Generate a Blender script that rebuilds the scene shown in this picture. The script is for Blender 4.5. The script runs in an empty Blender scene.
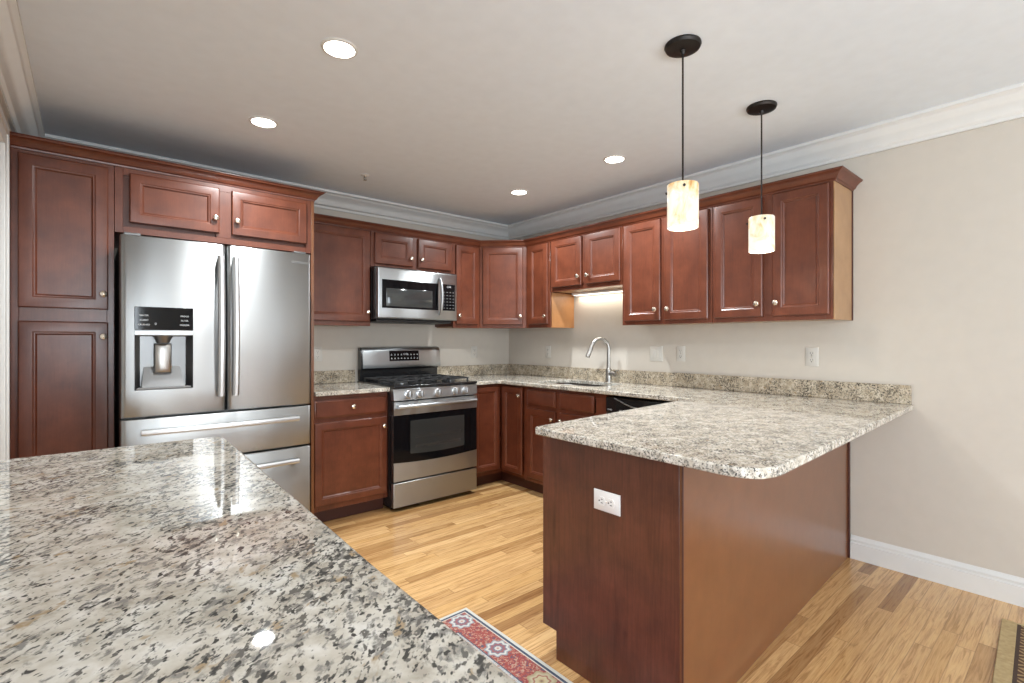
import bpy, bmesh, math, random
from mathutils import Vector, Matrix
C = bpy.context; SC = C.scene; COL = SC.collection
random.seed(7)

# ---------------------------------------------------------------- camera
cd = bpy.data.cameras.new('camera'); cam = bpy.data.objects.new('camera', cd); COL.objects.link(cam)
cam.location = (-3.3664, -3.9963, 1.2535)
cam.rotation_euler = (math.radians(90), 0, -0.70640)
cd.sensor_width = 36; cd.lens = 496.6 / 1024 * 36; cd.shift_y = -0.0004; cd.clip_start = .02
SC.camera = cam
# ---------------------------------------------------------------- world, exposure
SC.view_settings.view_transform = 'Standard'; SC.view_settings.look = 'None'
SC.view_settings.exposure = 0.49; SC.view_settings.gamma = 1.0; SC.view_settings.use_curve_mapping = False
w = bpy.data.worlds.new('world'); SC.world = w; w.use_nodes = True
w.node_tree.nodes['Background'].inputs[0].default_value = (.75, .87, 1, 1)
w.node_tree.nodes['Background'].inputs[1].default_value = 1.6
SC.cycles.use_denoising = True
SC.cycles.max_bounces = 10; SC.cycles.diffuse_bounces = 6; SC.cycles.glossy_bounces = 5
SC.cycles.sample_clamp_indirect = 6; SC.cycles.caustics_reflective = False; SC.cycles.caustics_refractive = False
CAN_W, PEND_W, FILL_W, UC_W = 13.5, 4.5, 32.0, 1.0

def area(name, loc, rot, sx, sy, watt, col, shape='RECTANGLE', spread=180):
    l = bpy.data.lights.new(name, 'AREA'); l.shape = shape; l.size = sx
    if shape == 'RECTANGLE': l.size_y = sy
    l.energy = watt; l.color = col; l.spread = math.radians(spread)
    o = bpy.data.objects.new(name, l); COL.objects.link(o); o.location = loc; o.rotation_euler = rot
    return o
FILL_COL = (.84, .93, 1.0); WARM = (1, .86, .70)
YB = -7.6
FILL_WINS = [(-3.50, -2.75, .45, 2.15), (-1.25, -1.07, .25, 2.10), (-.68, -.50, .25, 2.10)]       # window and sidelight openings added behind the camera for fill and fridge streaks
FILL_LEFT = [(-6.9, -5.7, .35, 2.15), (-5.4, -4.2, .35, 2.15)]        # tall openings added in the unseen left wall to carry fill light
for i, (a, b, z0, z1) in enumerate(FILL_WINS):
    area('window_daylight', ((a+b)/2, YB-.11, (z0+z1)/2), (math.radians(90), 0, 0), b-a, z1-z0, (78, 18, 18)[i], FILL_COL)  # area lamp added in each opening to fill the room
for i, (a, b, z0, z1) in enumerate(FILL_LEFT):
    area('window_daylight', (-3.66-.11, (a+b)/2, (z0+z1)/2), (0, math.radians(-90), 0), z1-z0, b-a, FILL_W, FILL_COL)  # added fill lamp for each left opening

# ---------------------------------------------------------------- helpers
class MB:
    def __init__(s, M=None): s.bm = bmesh.new(); s.M = M
    def p(s, v):
        v = Vector(v); return s.M(v) if s.M else v
    def v(s, v): return s.bm.verts.new(s.p(v))
    def f(s, vs):
        try: return s.bm.faces.new(vs)
        except ValueError: return None
    def box(s, x0, x1, y0, y1, z0, z1):
        V = [s.v((x, y, z)) for z in (z0, z1) for y in (y0, y1) for x in (x0, x1)]
        for q in ((0,1,3,2),(4,5,7,6),(0,1,5,4),(2,3,7,6),(0,2,6,4),(1,3,7,5)): s.f([V[i] for i in q])
        return s
    def prism(s, pts, z0, z1):
        a = [s.v((x, y, z0)) for x, y in pts]; b = [s.v((x, y, z1)) for x, y in pts]
        s.f(a); s.f(b); n = len(pts)
        for i in range(n): s.f([a[i], a[(i+1) % n], b[(i+1) % n], b[i]])
        return s
    def loft(s, rings, cap0=True, cap1=True, closed=True):
        R = [[s.v(p) for p in r] for r in rings]; n = len(R[0])
        for a, b in zip(R, R[1:]):
            for i in range(n if closed else n-1): s.f([a[i], a[(i+1) % n], b[(i+1) % n], b[i]])
        if cap0: s.f(R[0])
        if cap1: s.f(R[-1])
        return s
    def door(s, u0, u1, w0, w1, v0, rings):
        s.loft([[(u0+i, v0+v, w0+i), (u1-i, v0+v, w0+i), (u1-i, v0+v, w1-i), (u0+i, v0+v, w1-i)] for i, v in rings])
        return s
    def lathe(s, o, ax, prof, n=24):            # prof: (radius, height along ax)
        o = Vector(o); ax = Vector(ax).normalized(); t = ax.orthogonal().normalized(); b = ax.cross(t)
        s.loft([[o + ax*h + (t*math.cos(6.28318*k/n) + b*math.sin(6.28318*k/n))*max(r, 1e-4) for k in range(n)] for r, h in prof])
        return s
    def tube(s, pts, r, n=10, flat=1.0):
        P = [Vector(p) for p in pts]; N = len(P); rings = []; up = None
        for i, p in enumerate(P):
            t = (P[min(i+1, N-1)] - P[max(i-1, 0)]).normalized()
            if up is None: up = t.orthogonal().normalized()
            up = (up - t*up.dot(t)).normalized(); b = t.cross(up)
            rr = r[i] if isinstance(r, (list, tuple)) else r
            rings.append([p + (up*math.cos(6.28318*k/n) + b*math.sin(6.28318*k/n)*flat)*rr for k in range(n)])
        return s.loft(rings)
    def text(s, txt, size, u, v, w):            # local frame: u right, w up, lying at depth v
        c = bpy.data.curves.new('t', 'FONT'); c.body = txt; c.size = size; c.align_x = 'CENTER'; c.extrude = .0003
        o = bpy.data.objects.new('t', c); COL.objects.link(o)
        me = o.to_mesh(); V = [s.v((u+q.co.x, v+q.co.z, w+q.co.y)) for q in me.vertices]
        for pl in me.polygons: s.f([V[i] for i in pl.vertices])
        o.to_mesh_clear(); bpy.data.objects.remove(o); bpy.data.curves.remove(c)
        return s
    def build(s, name, mat, parent=None, bevel=0, smooth=True, segs=2, solid=True, ang=35, **k):
        if solid: bmesh.ops.recalc_face_normals(s.bm, faces=s.bm.faces)
        me = bpy.data.meshes.new(name); s.bm.to_mesh(me); s.bm.free()
        o = bpy.data.objects.new(name, me); COL.objects.link(o); me.materials.append(mat)
        if parent:
            base = Vector((0, 0, 0)); q = parent
            while q: base += q.location; q = q.parent
            me.transform(Matrix.Translation(-base)); o.parent = parent
        else:                                     # origin at the base of the thing
            xs = [v.co for v in me.vertices]
            if xs:
                c = Vector(((min(v.x for v in xs)+max(v.x for v in xs))/2, (min(v.y for v in xs)+max(v.y for v in xs))/2, min(v.z for v in xs)))
                me.transform(Matrix.Translation(-c)); o.location = c
        if smooth:
            for pl in me.polygons: pl.use_smooth = True
            me.set_sharp_from_angle(angle=math.radians(ang))
        if bevel:
            m = o.modifiers.new('bevel', 'BEVEL'); m.width = bevel; m.segments = segs; m.limit_method = 'ANGLE'; m.angle_limit = math.radians(40)
            m.harden_normals = False
        for a, b in k.items(): o[a] = b
        return o
def thing(name, loc, label, cat, group=None):
    o = bpy.data.objects.new(name, None); COL.objects.link(o); o.location = loc; o.empty_display_size = .05
    o['label'] = label; o['category'] = cat
    if group: o['group'] = group
    return o
def tag(o, label, cat, group=None):
    o['label'] = label; o['category'] = cat
    if group: o['group'] = group
    return o
def slab(outline, holes, z0, z1):
    """flat slab with holes, as bmesh"""
    m = MB(); e = []; loops = []
    for lp in [outline] + holes:
        vs = [m.v((x, y, z1)) for x, y in lp]; loops.append(vs)
        for i in range(len(vs)): e.append(m.bm.edges.new((vs[i], vs[(i+1) % len(vs)])))
    bmesh.ops.triangle_fill(m.bm, edges=e, use_beauty=True, normal=(0, 0, 1))
    bmesh.ops.dissolve_limit(m.bm, angle_limit=.01, verts=m.bm.verts, edges=m.bm.edges) if not holes else None
    r = bmesh.ops.extrude_face_region(m.bm, geom=m.bm.faces[:])
    for g in r['geom']:
        if isinstance(g, bmesh.types.BMVert): g.co.z = z0
    return m
def rrect(x0, x1, y0, y1, r, n=6):
    out = []
    for cx, cy, a0 in ((x1-r, y1-r, 0), (x0+r, y1-r, 90), (x0+r, y0+r, 180), (x1-r, y0+r, 270)):
        for k in range(n+1):
            a = math.radians(a0 + 90*k/n); out.append((cx+r*math.cos(a), cy+r*math.sin(a)))
    return out
def sweep(path, prof, side=1):
    """profile (d outward, z) along a 2D path with mitred corners; side=+1 offsets to the right of travel"""
    m = MB(); P = [Vector(p) for p in path]; rings = []
    for i, p in enumerate(P):
        ns = []
        if i > 0: t = (p-P[i-1]).normalized(); ns.append(Vector((t.y, -t.x))*side)
        if i < len(P)-1: t = (P[i+1]-p).normalized(); ns.append(Vector((t.y, -t.x))*side)
        n = sum(ns, Vector((0, 0))).normalized(); k = 1/max(.3, n.dot(ns[0]))
        rings.append([(p.x+n.x*d*k, p.y+n.y*d*k, z) for d, z in prof])
    m.loft(rings); return m

# ---------------------------------------------------------------- materials
def mat(name, build):
    m = bpy.data.materials.new(name); m.use_nodes = True; nt = m.node_tree
    b = nt.nodes['Principled BSDF']; build(nt, b); return m
def nd(nt, t, ins=None, **props):
    n = nt.nodes.new(t)
    for k, v in props.items(): setattr(n, k, v)
    for k, v in (ins or {}).items():
        if isinstance(v, bpy.types.NodeSocket): nt.links.new(v, n.inputs[k])
        else: n.inputs[k].default_value = v
    return n
def mth(nt, op, a, b=0.0, c=0.0):
    n = nd(nt, 'ShaderNodeMath', {0: a, 1: b, 2: c}, operation=op); return n.outputs[0]
def ramp(nt, fac, stops):
    r = nd(nt, 'ShaderNodeValToRGB', {0: fac}); e = r.color_ramp.elements
    while len(e) < len(stops): e.new(.5)
    for el, (p, c) in zip(e, stops): el.position = p; el.color = (*c, 1) if len(c) == 3 else c
    return r.outputs[0]
def mixc(nt, fac, a, b, mode='MIX'):
    n = nd(nt, 'ShaderNodeMix', data_type='RGBA', blend_type=mode)
    for k, v in ((0, fac), (6, a), (7, b)):
        if isinstance(v, bpy.types.NodeSocket): nt.links.new(v, n.inputs[k])
        else: n.inputs[k].default_value = (*v, 1) if isinstance(v, tuple) and len(v) == 3 else v
    return n.outputs[2]
def coords(nt, scale=(1, 1, 1), rot=(0, 0, 0)):
    g = nd(nt, 'ShaderNodeNewGeometry')       # world position
    return nd(nt, 'ShaderNodeMapping', {'Vector': g.outputs['Position'], 'Scale': scale, 'Rotation': rot}).outputs[0]
def noise(nt, vec, scale, detail=3, rough=.5, dist=0):
    return nd(nt, 'ShaderNodeTexNoise', {'Vector': vec, 'Scale': scale, 'Detail': detail, 'Roughness': rough, 'Distortion': dist}).outputs[0]
def simple(name, col, rough=.5, metal=0, coat=0, **k):
    def b(nt, p):
        p.inputs['Base Color'].default_value = (*col, 1); p.inputs['Roughness'].default_value = rough
        p.inputs['Metallic'].default_value = metal; p.inputs['Coat Weight'].default_value = coat
        n = noise(nt, coords(nt), 14, 2)
        nt.links.new(mixc(nt, n, tuple(c*.96 for c in col), tuple(min(1, c*1.04) for c in col)), p.inputs['Base Color'])
        for a, v in k.items(): p.inputs[a.replace('_', ' ')].default_value = v
    return mat(name, b)
def wood(name, c0, c1, c2, rough=.33, grain=1.0, coat=.16, streak=0):
    def b(nt, p):
        v = coords(nt)
        blot = noise(nt, v, 9, 4, .6); fine = noise(nt, coords(nt, (70, 70, 3.2)), 2.2, 4, .6, .4)
        pores = noise(nt, coords(nt, (420, 420, 14)), 1.5, 2, .5)
        base = ramp(nt, blot, [(.3, c0), (.52, c1), (.75, c2)])
        g = ramp(nt, fine, [(.3, (.80,)*3), (.6, (1,)*3)]); base = mixc(nt, .75*grain, base, g, 'MULTIPLY')
        if streak: base = mixc(nt, streak, base, ramp(nt, noise(nt, coords(nt, (16, 16, .9)), 1.4, 5, .65, 1.2), [(.32, (.55, .48, .45)), (.5, (1, 1, 1)), (.65, (.78, .72, .7)), (.75, (1.15, 1.1, 1.05))]), 'MULTIPLY')
        g2 = ramp(nt, pores, [(.35, (.84,)*3), (.55, (1,)*3)]); base = mixc(nt, .5*grain, base, g2, 'MULTIPLY')
        nt.links.new(base, p.inputs['Base Color'])
        p.inputs['Roughness'].default_value = rough; p.inputs['Coat Weight'].default_value = coat; p.inputs['Coat Roughness'].default_value = .22
    return mat(name, b)
M = {}
M['cherry'] = wood('cherry_wood', (.100, .0255, .0115), (.134, .035, .0158), (.172, .048, .0225), .36)
M['endgrain'] = wood('cherry_panel', (.085, .026, .014), (.118, .035, .018), (.150, .046, .025), .38, 1.3, .3, .8)
M['veneer'] = wood('brown_veneer', (.150, .053, .018), (.168, .060, .021), (.186, .068, .025), .32, .35, .5)
M['tan'] = wood('tan_veneer', (.34, .19, .095), (.39, .225, .11), (.43, .25, .13), .4, .4, .2)
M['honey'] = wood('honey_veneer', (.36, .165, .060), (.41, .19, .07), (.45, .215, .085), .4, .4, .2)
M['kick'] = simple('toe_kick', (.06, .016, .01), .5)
M['wall'] = simple('wall_paint', (.555, .51, .45), .85)
M['ceil'] = simple('ceiling_paint', (.76, .83, .905), .9)
M['trim'] = simple('trim_paint', (.68, .68, .665), .5)
M['white'] = simple('white_plastic', (.80, .79, .77), .35)
M['ivory'] = simple('ivory_plastic', (.58, .555, .51), .4)
M['slot'] = simple('outlet_slot', (.05, .05, .05), .6)
M['black'] = simple('black_enamel', (.010, .010, .011), .22, 0, .3)
M['matblack'] = simple('black_iron', (.018, .018, .019), .5)
M['glass'] = simple('black_glass', (.005, .005, .006), .06, 0, 0, Specular_IOR_Level=.22)
M['oven_pane'] = simple('oven_window_glass', (.05, .053, .053), .10, .3, .2)
M['bronze'] = simple('dark_bronze', (.028, .024, .022), .42, .7)
M['nickel'] = simple('satin_nickel', (.78, .70, .60), .26, 1)
M['chrome'] = simple('brushed_nickel', (.40, .385, .365), .36, 1)
M['darksteel'] = simple('dark_steel', (.17, .17, .17), .32, .8)
M['knobsteel'] = simple('polished_steel', (.66, .67, .68), .28, 1)
M['handlesteel'] = simple('satin_steel', (.55, .56, .57), .34, 1)
M['greyplastic'] = simple('grey_plastic', (.20, .20, .20), .4)
M['greymark'] = simple('grey_lettering', (.22, .22, .22), .5)
M['mark'] = simple('pale_lettering', (.62, .64, .66), .5)
def steel(name, col, horiz=True, rough=.36):
    def b(nt, p):
        sc = (3, 3, 900) if horiz else (900, 900, 3)
        n = noise(nt, coords(nt, sc), 1, 2)
        nt.links.new(mixc(nt, n, tuple(c*.93 for c in col), col), p.inputs['Base Color'])
        nt.links.new(nd(nt, 'ShaderNodeMapRange', {0: n, 3: rough-.03, 4: rough+.06}).outputs[0], p.inputs['Roughness'])
        p.inputs['Metallic'].default_value = 1
        p.inputs['Anisotropic'].default_value = .85; p.inputs['Anisotropic Rotation'].default_value = .25
        nt.links.new(nd(nt, 'ShaderNodeTangent', direction_type='RADIAL', axis='Z').outputs[0], p.inputs['Tangent'])
        big = noise(nt, coords(nt, (5, 5, .6)), 1.3, 1)
        nt.links.new(nd(nt, 'ShaderNodeBump', {'Strength': .10, 'Distance': .02, 'Height': big}).outputs[0], p.inputs['Normal'])
    return mat(name, b)
M['steel'] = steel('stainless_steel', (.49, .51, .525))
M['steel_v'] = steel('fridge_steel', (.36, .365, .365), True, .40)
def granite(name='granite', warm_shade=0.0):
    def b(nt, p):
        v = coords(nt); vd = nd(nt, 'ShaderNodeMapping', {'Vector': coords(nt, (1, 1, 1), (0, 0, -.86)), 'Scale': (.80, 1.28, 1.15)}).outputs[0]
        base = ramp(nt, noise(nt, v, 34, 4, .6, .2), [(.34, (.42, .375, .31)), (.45, (.55, .505, .43)), (.56, (.645, .605, .535)), (.68, (.74, .71, .655))])
        cluster = noise(nt, v, 11, 3, .6)
        def flecks(sc, lo, hi, col, base, k=.35, d=.3, det=2, vv=vd):
            n = noise(nt, vv, sc, det, .6, d)
            t = mth(nt, 'ADD', n, mth(nt, 'MULTIPLY', mth(nt, 'SUBTRACT', cluster, .5), k))
            f = nd(nt, 'ShaderNodeMapRange', {0: t, 1: lo, 2: hi}).outputs[0]
            return mixc(nt, f, base, col)
        base = flecks(96, .52, .63, (.27, .255, .23), base, .30, .3, 4)
        base = flecks(40, .62, .70, (.40, .30, .19), base, .1, .4, 3)
        base = flecks(125, .565, .62, (.15, .14, .125), base, .35, .2)
        base = flecks(108, .60, .66, (.070, .067, .062), base, .36, .3)
        if warm_shade: base = mixc(nt, warm_shade, base, (.72, .60, .42), 'MULTIPLY')
        nt.links.new(base, p.inputs['Base Color'])
        p.inputs['Roughness'].default_value = .025; p.inputs['Specular IOR Level'].default_value = .32; p.inputs['Coat Roughness'].default_value = .03
    return mat(name, b)
M['granite'] = granite()
M['granite_back'] = granite('granite_backsplash', .55)  # same granite, browned so its colour carries the warm light and shade
def floor_b(nt, p):
    g = nd(nt, 'ShaderNodeNewGeometry').outputs['Position']; s = nd(nt, 'ShaderNodeSeparateXYZ', {0: g})
    X, Y = s.outputs[0], s.outputs[1]; Wd = .0585
    r = mth(nt, 'DIVIDE', Y, Wd); row = mth(nt, 'FLOOR', r); fy = mth(nt, 'FRACT', r)
    h1 = nd(nt, 'ShaderNodeTexWhiteNoise', {'W': row}, noise_dimensions='1D').outputs[0]
    L = mth(nt, 'ADD', mth(nt, 'MULTIPLY', h1, .6), .85)
    u = mth(nt, 'ADD', mth(nt, 'DIVIDE', X, L), mth(nt, 'MULTIPLY', h1, 37.0)); col = mth(nt, 'FLOOR', u); fx = mth(nt, 'FRACT', u)
    hv = nd(nt, 'ShaderNodeCombineXYZ', {0: row, 1: col}).outputs[0]
    h = nd(nt, 'ShaderNodeTexWhiteNoise', {'Vector': hv}, noise_dimensions='3D').outputs[0]
    hb = nd(nt, 'ShaderNodeTexWhiteNoise', {'Vector': nd(nt, 'ShaderNodeCombineXYZ', {0: col, 1: row, 2: 3.3}).outputs[0]}, noise_dimensions='3D').outputs[0]
    tone = ramp(nt, h, [(0, (.79, .52, .25)), (.3, (.66, .405, .17)), (.6, (.73, .465, .215)), (.82, (.50, .29, .12)), (1, (.36, .185, .07))])
    gv = nd(nt, 'ShaderNodeCombineXYZ', {0: mth(nt, 'ADD', mth(nt, 'MULTIPLY', X, 2.0), mth(nt, 'MULTIPLY', h, 60)), 1: mth(nt, 'ADD', mth(nt, 'MULTIPLY', Y, 34), mth(nt, 'MULTIPLY', hb, 50)), 2: 0.0}).outputs[0]
    gr = ramp(nt, noise(nt, gv, 1.6, 5, .62, 1.6), [(.36, (.50, .40, .30)), (.48, (.88, .82, .76)), (.6, (1, 1, 1)), (.75, (.86, .80, .74))])
    c = mixc(nt, .75, tone, gr, 'MULTIPLY')
    gv2 = nd(nt, 'ShaderNodeCombineXYZ', {0: mth(nt, 'MULTIPLY', X, 9), 1: mth(nt, 'MULTIPLY', Y, 260), 2: h}).outputs[0]
    c = mixc(nt, .45, c, ramp(nt, noise(nt, gv2, 1, 2), [(.35, (.72, .66, .6)), (.55, (1, 1, 1))]), 'MULTIPLY')
    knot = nd(nt, 'ShaderNodeMapRange', {0: noise(nt, nd(nt, 'ShaderNodeCombineXYZ', {0: mth(nt, 'MULTIPLY', X, 5), 1: mth(nt, 'MULTIPLY', Y, 14), 2: h}).outputs[0], 1.3, 2), 1: .70, 2: .80}).outputs[0]
    c = mixc(nt, mth(nt, 'MULTIPLY', knot, .6), c, (.20, .10, .04))
    e = mth(nt, 'MINIMUM', fy, mth(nt, 'SUBTRACT', 1.0, fy)); ex = mth(nt, 'MULTIPLY', mth(nt, 'MINIMUM', fx, mth(nt, 'SUBTRACT', 1.0, fx)), 12.0)
    seam = nd(nt, 'ShaderNodeMapRange', {0: mth(nt, 'MINIMUM', e, ex), 1: .0, 2: .035}).outputs[0]
    c = mixc(nt, seam, mixc(nt, .55, c, (.16, .075, .03)), c)
    nt.links.new(c, p.inputs['Base Color']); p.inputs['Roughness'].default_value = .27; p.inputs['Coat Weight'].default_value = .3; p.inputs['Coat Roughness'].default_value = .15
    nt.links.new(nd(nt, 'ShaderNodeBump', {'Strength': .25, 'Distance': .001, 'Height': seam}).outputs[0], p.inputs['Normal'])
M['floor'] = mat('oak_floor', floor_b)
def emis(name, col, s):
    def b(nt, p):
        p.inputs['Base Color'].default_value = (*col, 1); p.inputs['Emission Color'].default_value = (*col, 1); p.inputs['Emission Strength'].default_value = s
        n = noise(nt, coords(nt), 5); nt.links.new(mixc(nt, n, col, col), p.inputs['Emission Color'])
    return mat(name, b)
M['lamp'] = emis('lamp_lens', (1, .96, .88), 9)
M['bulb'] = emis('bulb_glow', (1, .88, .70), 14)
def shade_b(nt, p):
    v = coords(nt, (1, 1, .7), (.5, .3, 0))
    n = noise(nt, v, 13, 4, .6, 1.6)
    z = nd(nt, 'ShaderNodeSeparateXYZ', {0: nd(nt, 'ShaderNodeNewGeometry').outputs['Position']}).outputs[2]
    t = nd(nt, 'ShaderNodeMapRange', {0: z, 1: 1.80, 2: 1.90}).outputs[0]       # amber clouding collects at the top of the glass
    f = mth(nt, 'ADD', n, mth(nt, 'MULTIPLY', t, .22))
    c = ramp(nt, f, [(.46, (1, .95, .86)), (.60, (1, .86, .62)), (.74, (.92, .60, .26)), (.88, (.60, .28, .08))])
    nt.links.new(mixc(nt, .65, c, (.02, .02, .02)), p.inputs['Base Color']); p.inputs['Roughness'].default_value = .25
    p.inputs['Transmission Weight'].default_value = 0
    nt.links.new(c, p.inputs['Emission Color']); p.inputs['Emission Strength'].default_value = .52
    tr = nd(nt, 'ShaderNodeBsdfTranslucent', {'Color': c}); mx = nd(nt, 'ShaderNodeMixShader', {0: .05, 1: p.outputs[0], 2: tr.outputs[0]})
    nt.links.new(mx.outputs[0], nt.nodes['Material Output'].inputs[0])
M['shade'] = mat('alabaster_glass', shade_b)
def pane_b(nt, p):
    p.inputs['Transmission Weight'].default_value = 1; p.inputs['Roughness'].default_value = .0; p.inputs['IOR'].default_value = 1.02
    n = noise(nt, coords(nt), 2); nt.links.new(mixc(nt, n, (.97, .98, .98), (1, 1, 1)), p.inputs['Base Color'])
M['pane'] = mat('window_pane', pane_b)

# ---------------------------------------------------------------- room shell
H = 2.44; XL = -3.66
def st(o): o['kind'] = 'structure'; return o
st(MB().box(XL-.12, .12, YB-.12, .12, -.1, 0).build('floor', M['floor'], smooth=False))
st(MB().box(XL-.12, .12, YB-.12, .12, H, H+.1).build('ceiling', M['ceil'], smooth=False))
st(MB().box(XL-.12, .12, 0, .12, 0, H).build('wall_back', M['wall'], smooth=False))
st(MB().box(0, .12, YB-.12, 0, 0, H).build('wall_right', M['wall'], smooth=False))
# left wall with a doorway
DY0, DY1, DZ = -1.78, -.91, 2.12
m = MB().box(XL-.12, XL, DY1, 0, 0, H).box(XL-.12, XL, DY0, DY1, DZ, H)
ys = [YB-.12] + [c for a in FILL_LEFT for c in a[:2]] + [DY0]
for i in range(0, len(ys), 2): m.box(XL-.12, XL, ys[i], ys[i+1], 0, H)
for a, b, z0, z1 in FILL_LEFT: m.box(XL-.12, XL, a, b, 0, z0); m.box(XL-.12, XL, a, b, z1, H)
st(m.build('wall_left', M['wall'], smooth=False))
d1 = st(MB().box(XL-.06, XL-.02, DY0+.003, DY1-.003, .005, DZ-.003).build('door_1', M['trim'], bevel=.002))
for z0, z1 in ((.22, .95), (1.10, 1.95)):
    for y0, y1 in ((DY0+.11, DY0+.40), (DY1-.40, DY1-.11)):
        MB(lambda v: Vector((XL-.02+v.y, v.x, v.z))).door(y0, y1, z0, z1, 0, [(0, -.003), (0, .002), (.012, .006), (.024, .003), (.05, .008)]).build('door_panel', M['trim'], d1)
MB().lathe((XL-.02, DY0+.07, .95), (1, 0, 0), [(.026, 0), (.026, .006), (.010, .010), (.010, .03), (.026, .045), (.028, .06), (.018, .072), (0, .074)]).build('door_handle', M['nickel'], d1)
def casing(name, y0, y1, z1, wd=.09):
    m = MB()
    for t, i0, i1 in ((.018, 0, wd), (.024, wd*.62, wd)):
        m.box(XL, XL+t, y0-i1, y0-i0, 0, z1+i0); m.box(XL, XL+t, y1+i0, y1+i1, 0, z1+i0); m.box(XL, XL+t, y0-i1, y1+i1, z1+i0, z1+i1)
    return st(m.build(name, M['trim'], bevel=.003))
casing('trim_1', DY0, DY1, DZ)
# unseen wall behind the camera, with the added fill-light openings
m = MB(); xs = [XL-.12] + [c for a in FILL_WINS for c in a[:2]] + [.12]
for i in range(0, len(xs), 2): m.box(xs[i], xs[i+1], YB-.12, YB, 0, H)
for a, b, z0, z1 in FILL_WINS: m.box(a, b, YB-.12, YB, 0, z0); m.box(a, b, YB-.12, YB, z1, H)
st(m.build('wall_front', M['wall'], smooth=False))
for i, (a, b, z0, z1) in enumerate(FILL_WINS):
    m = MB(); zm = (z0+z1)/2
    for q in ((a, a+.02, z0, z1), (b-.02, b, z0, z1), (a, b, z0, z0+.03), (a, b, z1-.03, z1)): m.box(q[0], q[1], YB-.07, YB-.02, q[2], q[3])
    for q in ((a-.018, a, z0-.08, z1+.08), (b, b+.018, z0-.08, z1+.08), (a, b, z1, z1+.08), (a, b, z0-.08, z0)): m.box(q[0], q[1], YB, YB+.02, q[2], q[3])
    wn = st(m.build('window_%d' % (i+1), M['trim'], bevel=.003))  # frame around an added fill-light opening
for i, (a, b, z0, z1) in enumerate(FILL_LEFT):
    m = MB(lambda v: Vector((v.y, v.x, v.z))); zm = (z0+z1)/2
    for q in ((a, a+.05, z0, z1), (b-.05, b, z0, z1), (a+.05, b-.05, z0, z0+.05), (a+.05, b-.05, z1-.05, z1), (a+.05, b-.05, zm-.02, zm+.02), ((a+b)/2-.015, (a+b)/2+.015, z0+.05, z1-.05)): m.box(q[0], q[1], XL-.08, XL-.03, q[2], q[3])
    for q in ((a-.08, a, z0-.08, z1+.08), (b, b+.08, z0-.08, z1+.08), (a, b, z1, z1+.08), (a, b, z0-.08, z0)): m.box(q[0], q[1], XL, XL+.018, q[2], q[3])
    st(m.build('window_%d' % (i+4), M['trim'], bevel=.003))  # frame for an added fill opening in the left wall
m = MB(lambda v: Vector((v.x, YB+v.y, v.z))); m.box(-1.05, -.70, .001, .03, .01, 2.10)
d2 = st(m.build('door_2', M['trim'], bevel=.003))
# crown mouldings
CP = [(0, 2.312), (.014, 2.312), (.016, 2.328), (.026, 2.334), (.030, 2.345), (.040, 2.365), (.058, 2.388), (.080, 2.403), (.084, 2.412), (.092, 2.418), (.105, 2.424), (.105, H), (0, H)]
st(sweep([(XL, YB), (XL, 0), (0, 0), (0, YB)], CP, 1).build('trim_2', M['trim'], ang=50))
BP = [(0, 0), (.018, 0), (.018, .092), (.012, .096), (.011, .106), (.015, .109), (.014, .116), (.006, .124), (.004, .132), (0, .132)]
st(sweep([(0, -3.082), (0, YB), (XL, YB), (XL, DY0-.09)], BP, 1).build('baseboard_right', M['trim'], ang=50))
st(sweep([(XL, DY1+.09), (XL, -.64)], BP, 1).build('baseboard_left', M['trim'], ang=50))

# ---------------------------------------------------------------- cabinets
FA = lambda v: Vector((v.x, -v.y, v.z))                   # wall_back:  u = x, v = out of the wall
FB = lambda v: Vector((-v.y, -v.x, v.z))                  # wall_right: u = -y
FP = lambda v: Vector((-v.x, v.y - 3.155, v.z))           # peninsula, facing +y
def diag(v):                                              # corner upper, face from (-.61,-.305) to (-.305,-.61)
    s = math.sqrt(.5); o = Vector((-.61, -.305)); return Vector((o.x + s*v.x - s*v.y, o.y - s*v.x - s*v.y, v.z))
RD = lambda fw: [(0, 0), (0, .014), (.005, .019), (.012, .020), (fw-.004, .020), (fw+.001, .017), (fw+.006, .0165), (fw+.013, .009)]
RS = [(0, 0), (0, .011), (.004, .014), (.009, .0155), (.014, .020)]
def knob(F, u, v, w, parent):
    MB(F).lathe((u, v, w), (0, 1, 0), [(.008, 0), (.006, .003), (.0055, .011), (.010, .015), (.0155, .018), (.0165, .022), (.0145, .026), (.008, .029), (0, .030)], 16).build('knob', M['nickel'], parent)
def add_door(F, t, u0, u1, w0, w1, v, kn=None, fw=.052):
    d = MB(F).door(u0, u1, w0, w1, v+.0008, RD(fw)).build('door', M['cherry'], t, ang=25)
    if kn: knob(F, kn[0], v+.020, kn[1], d)
def add_drawer(F, t, u0, u1, w0, w1, v, kn=None, name='drawer'):
    d = MB(F).door(u0, u1, w0, w1, v+.0008, RS).build(name, M['cherry'], t, ang=25)
    if kn: knob(F, kn[0], v+.020, kn[1], d)
def frame(F, t, u0, u1, w0, w1, v, open_=(), st_=.035):
    m = MB(F).box(u0, u0+st_, v-.019, v, w0, w1).box(u1-st_, u1, v-.019, v, w0, w1).box(u0+st_, u1-st_, v-.019, v, w1-.04, w1).box(u0+st_, u1-st_, v-.019, v, w0, w0+.035)
    for k, a, b in open_:
        if k == 'u': m.box(a, b, v-.019, v, w0+.035, w1-.04)
        else: m.box(u0+st_+.0002, u1-st_-.0002, v-.019, v-.0006, a, b)
    m.build('face_frame', M['cherry'], t, bevel=.0012, segs=1)
G = .002
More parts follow.
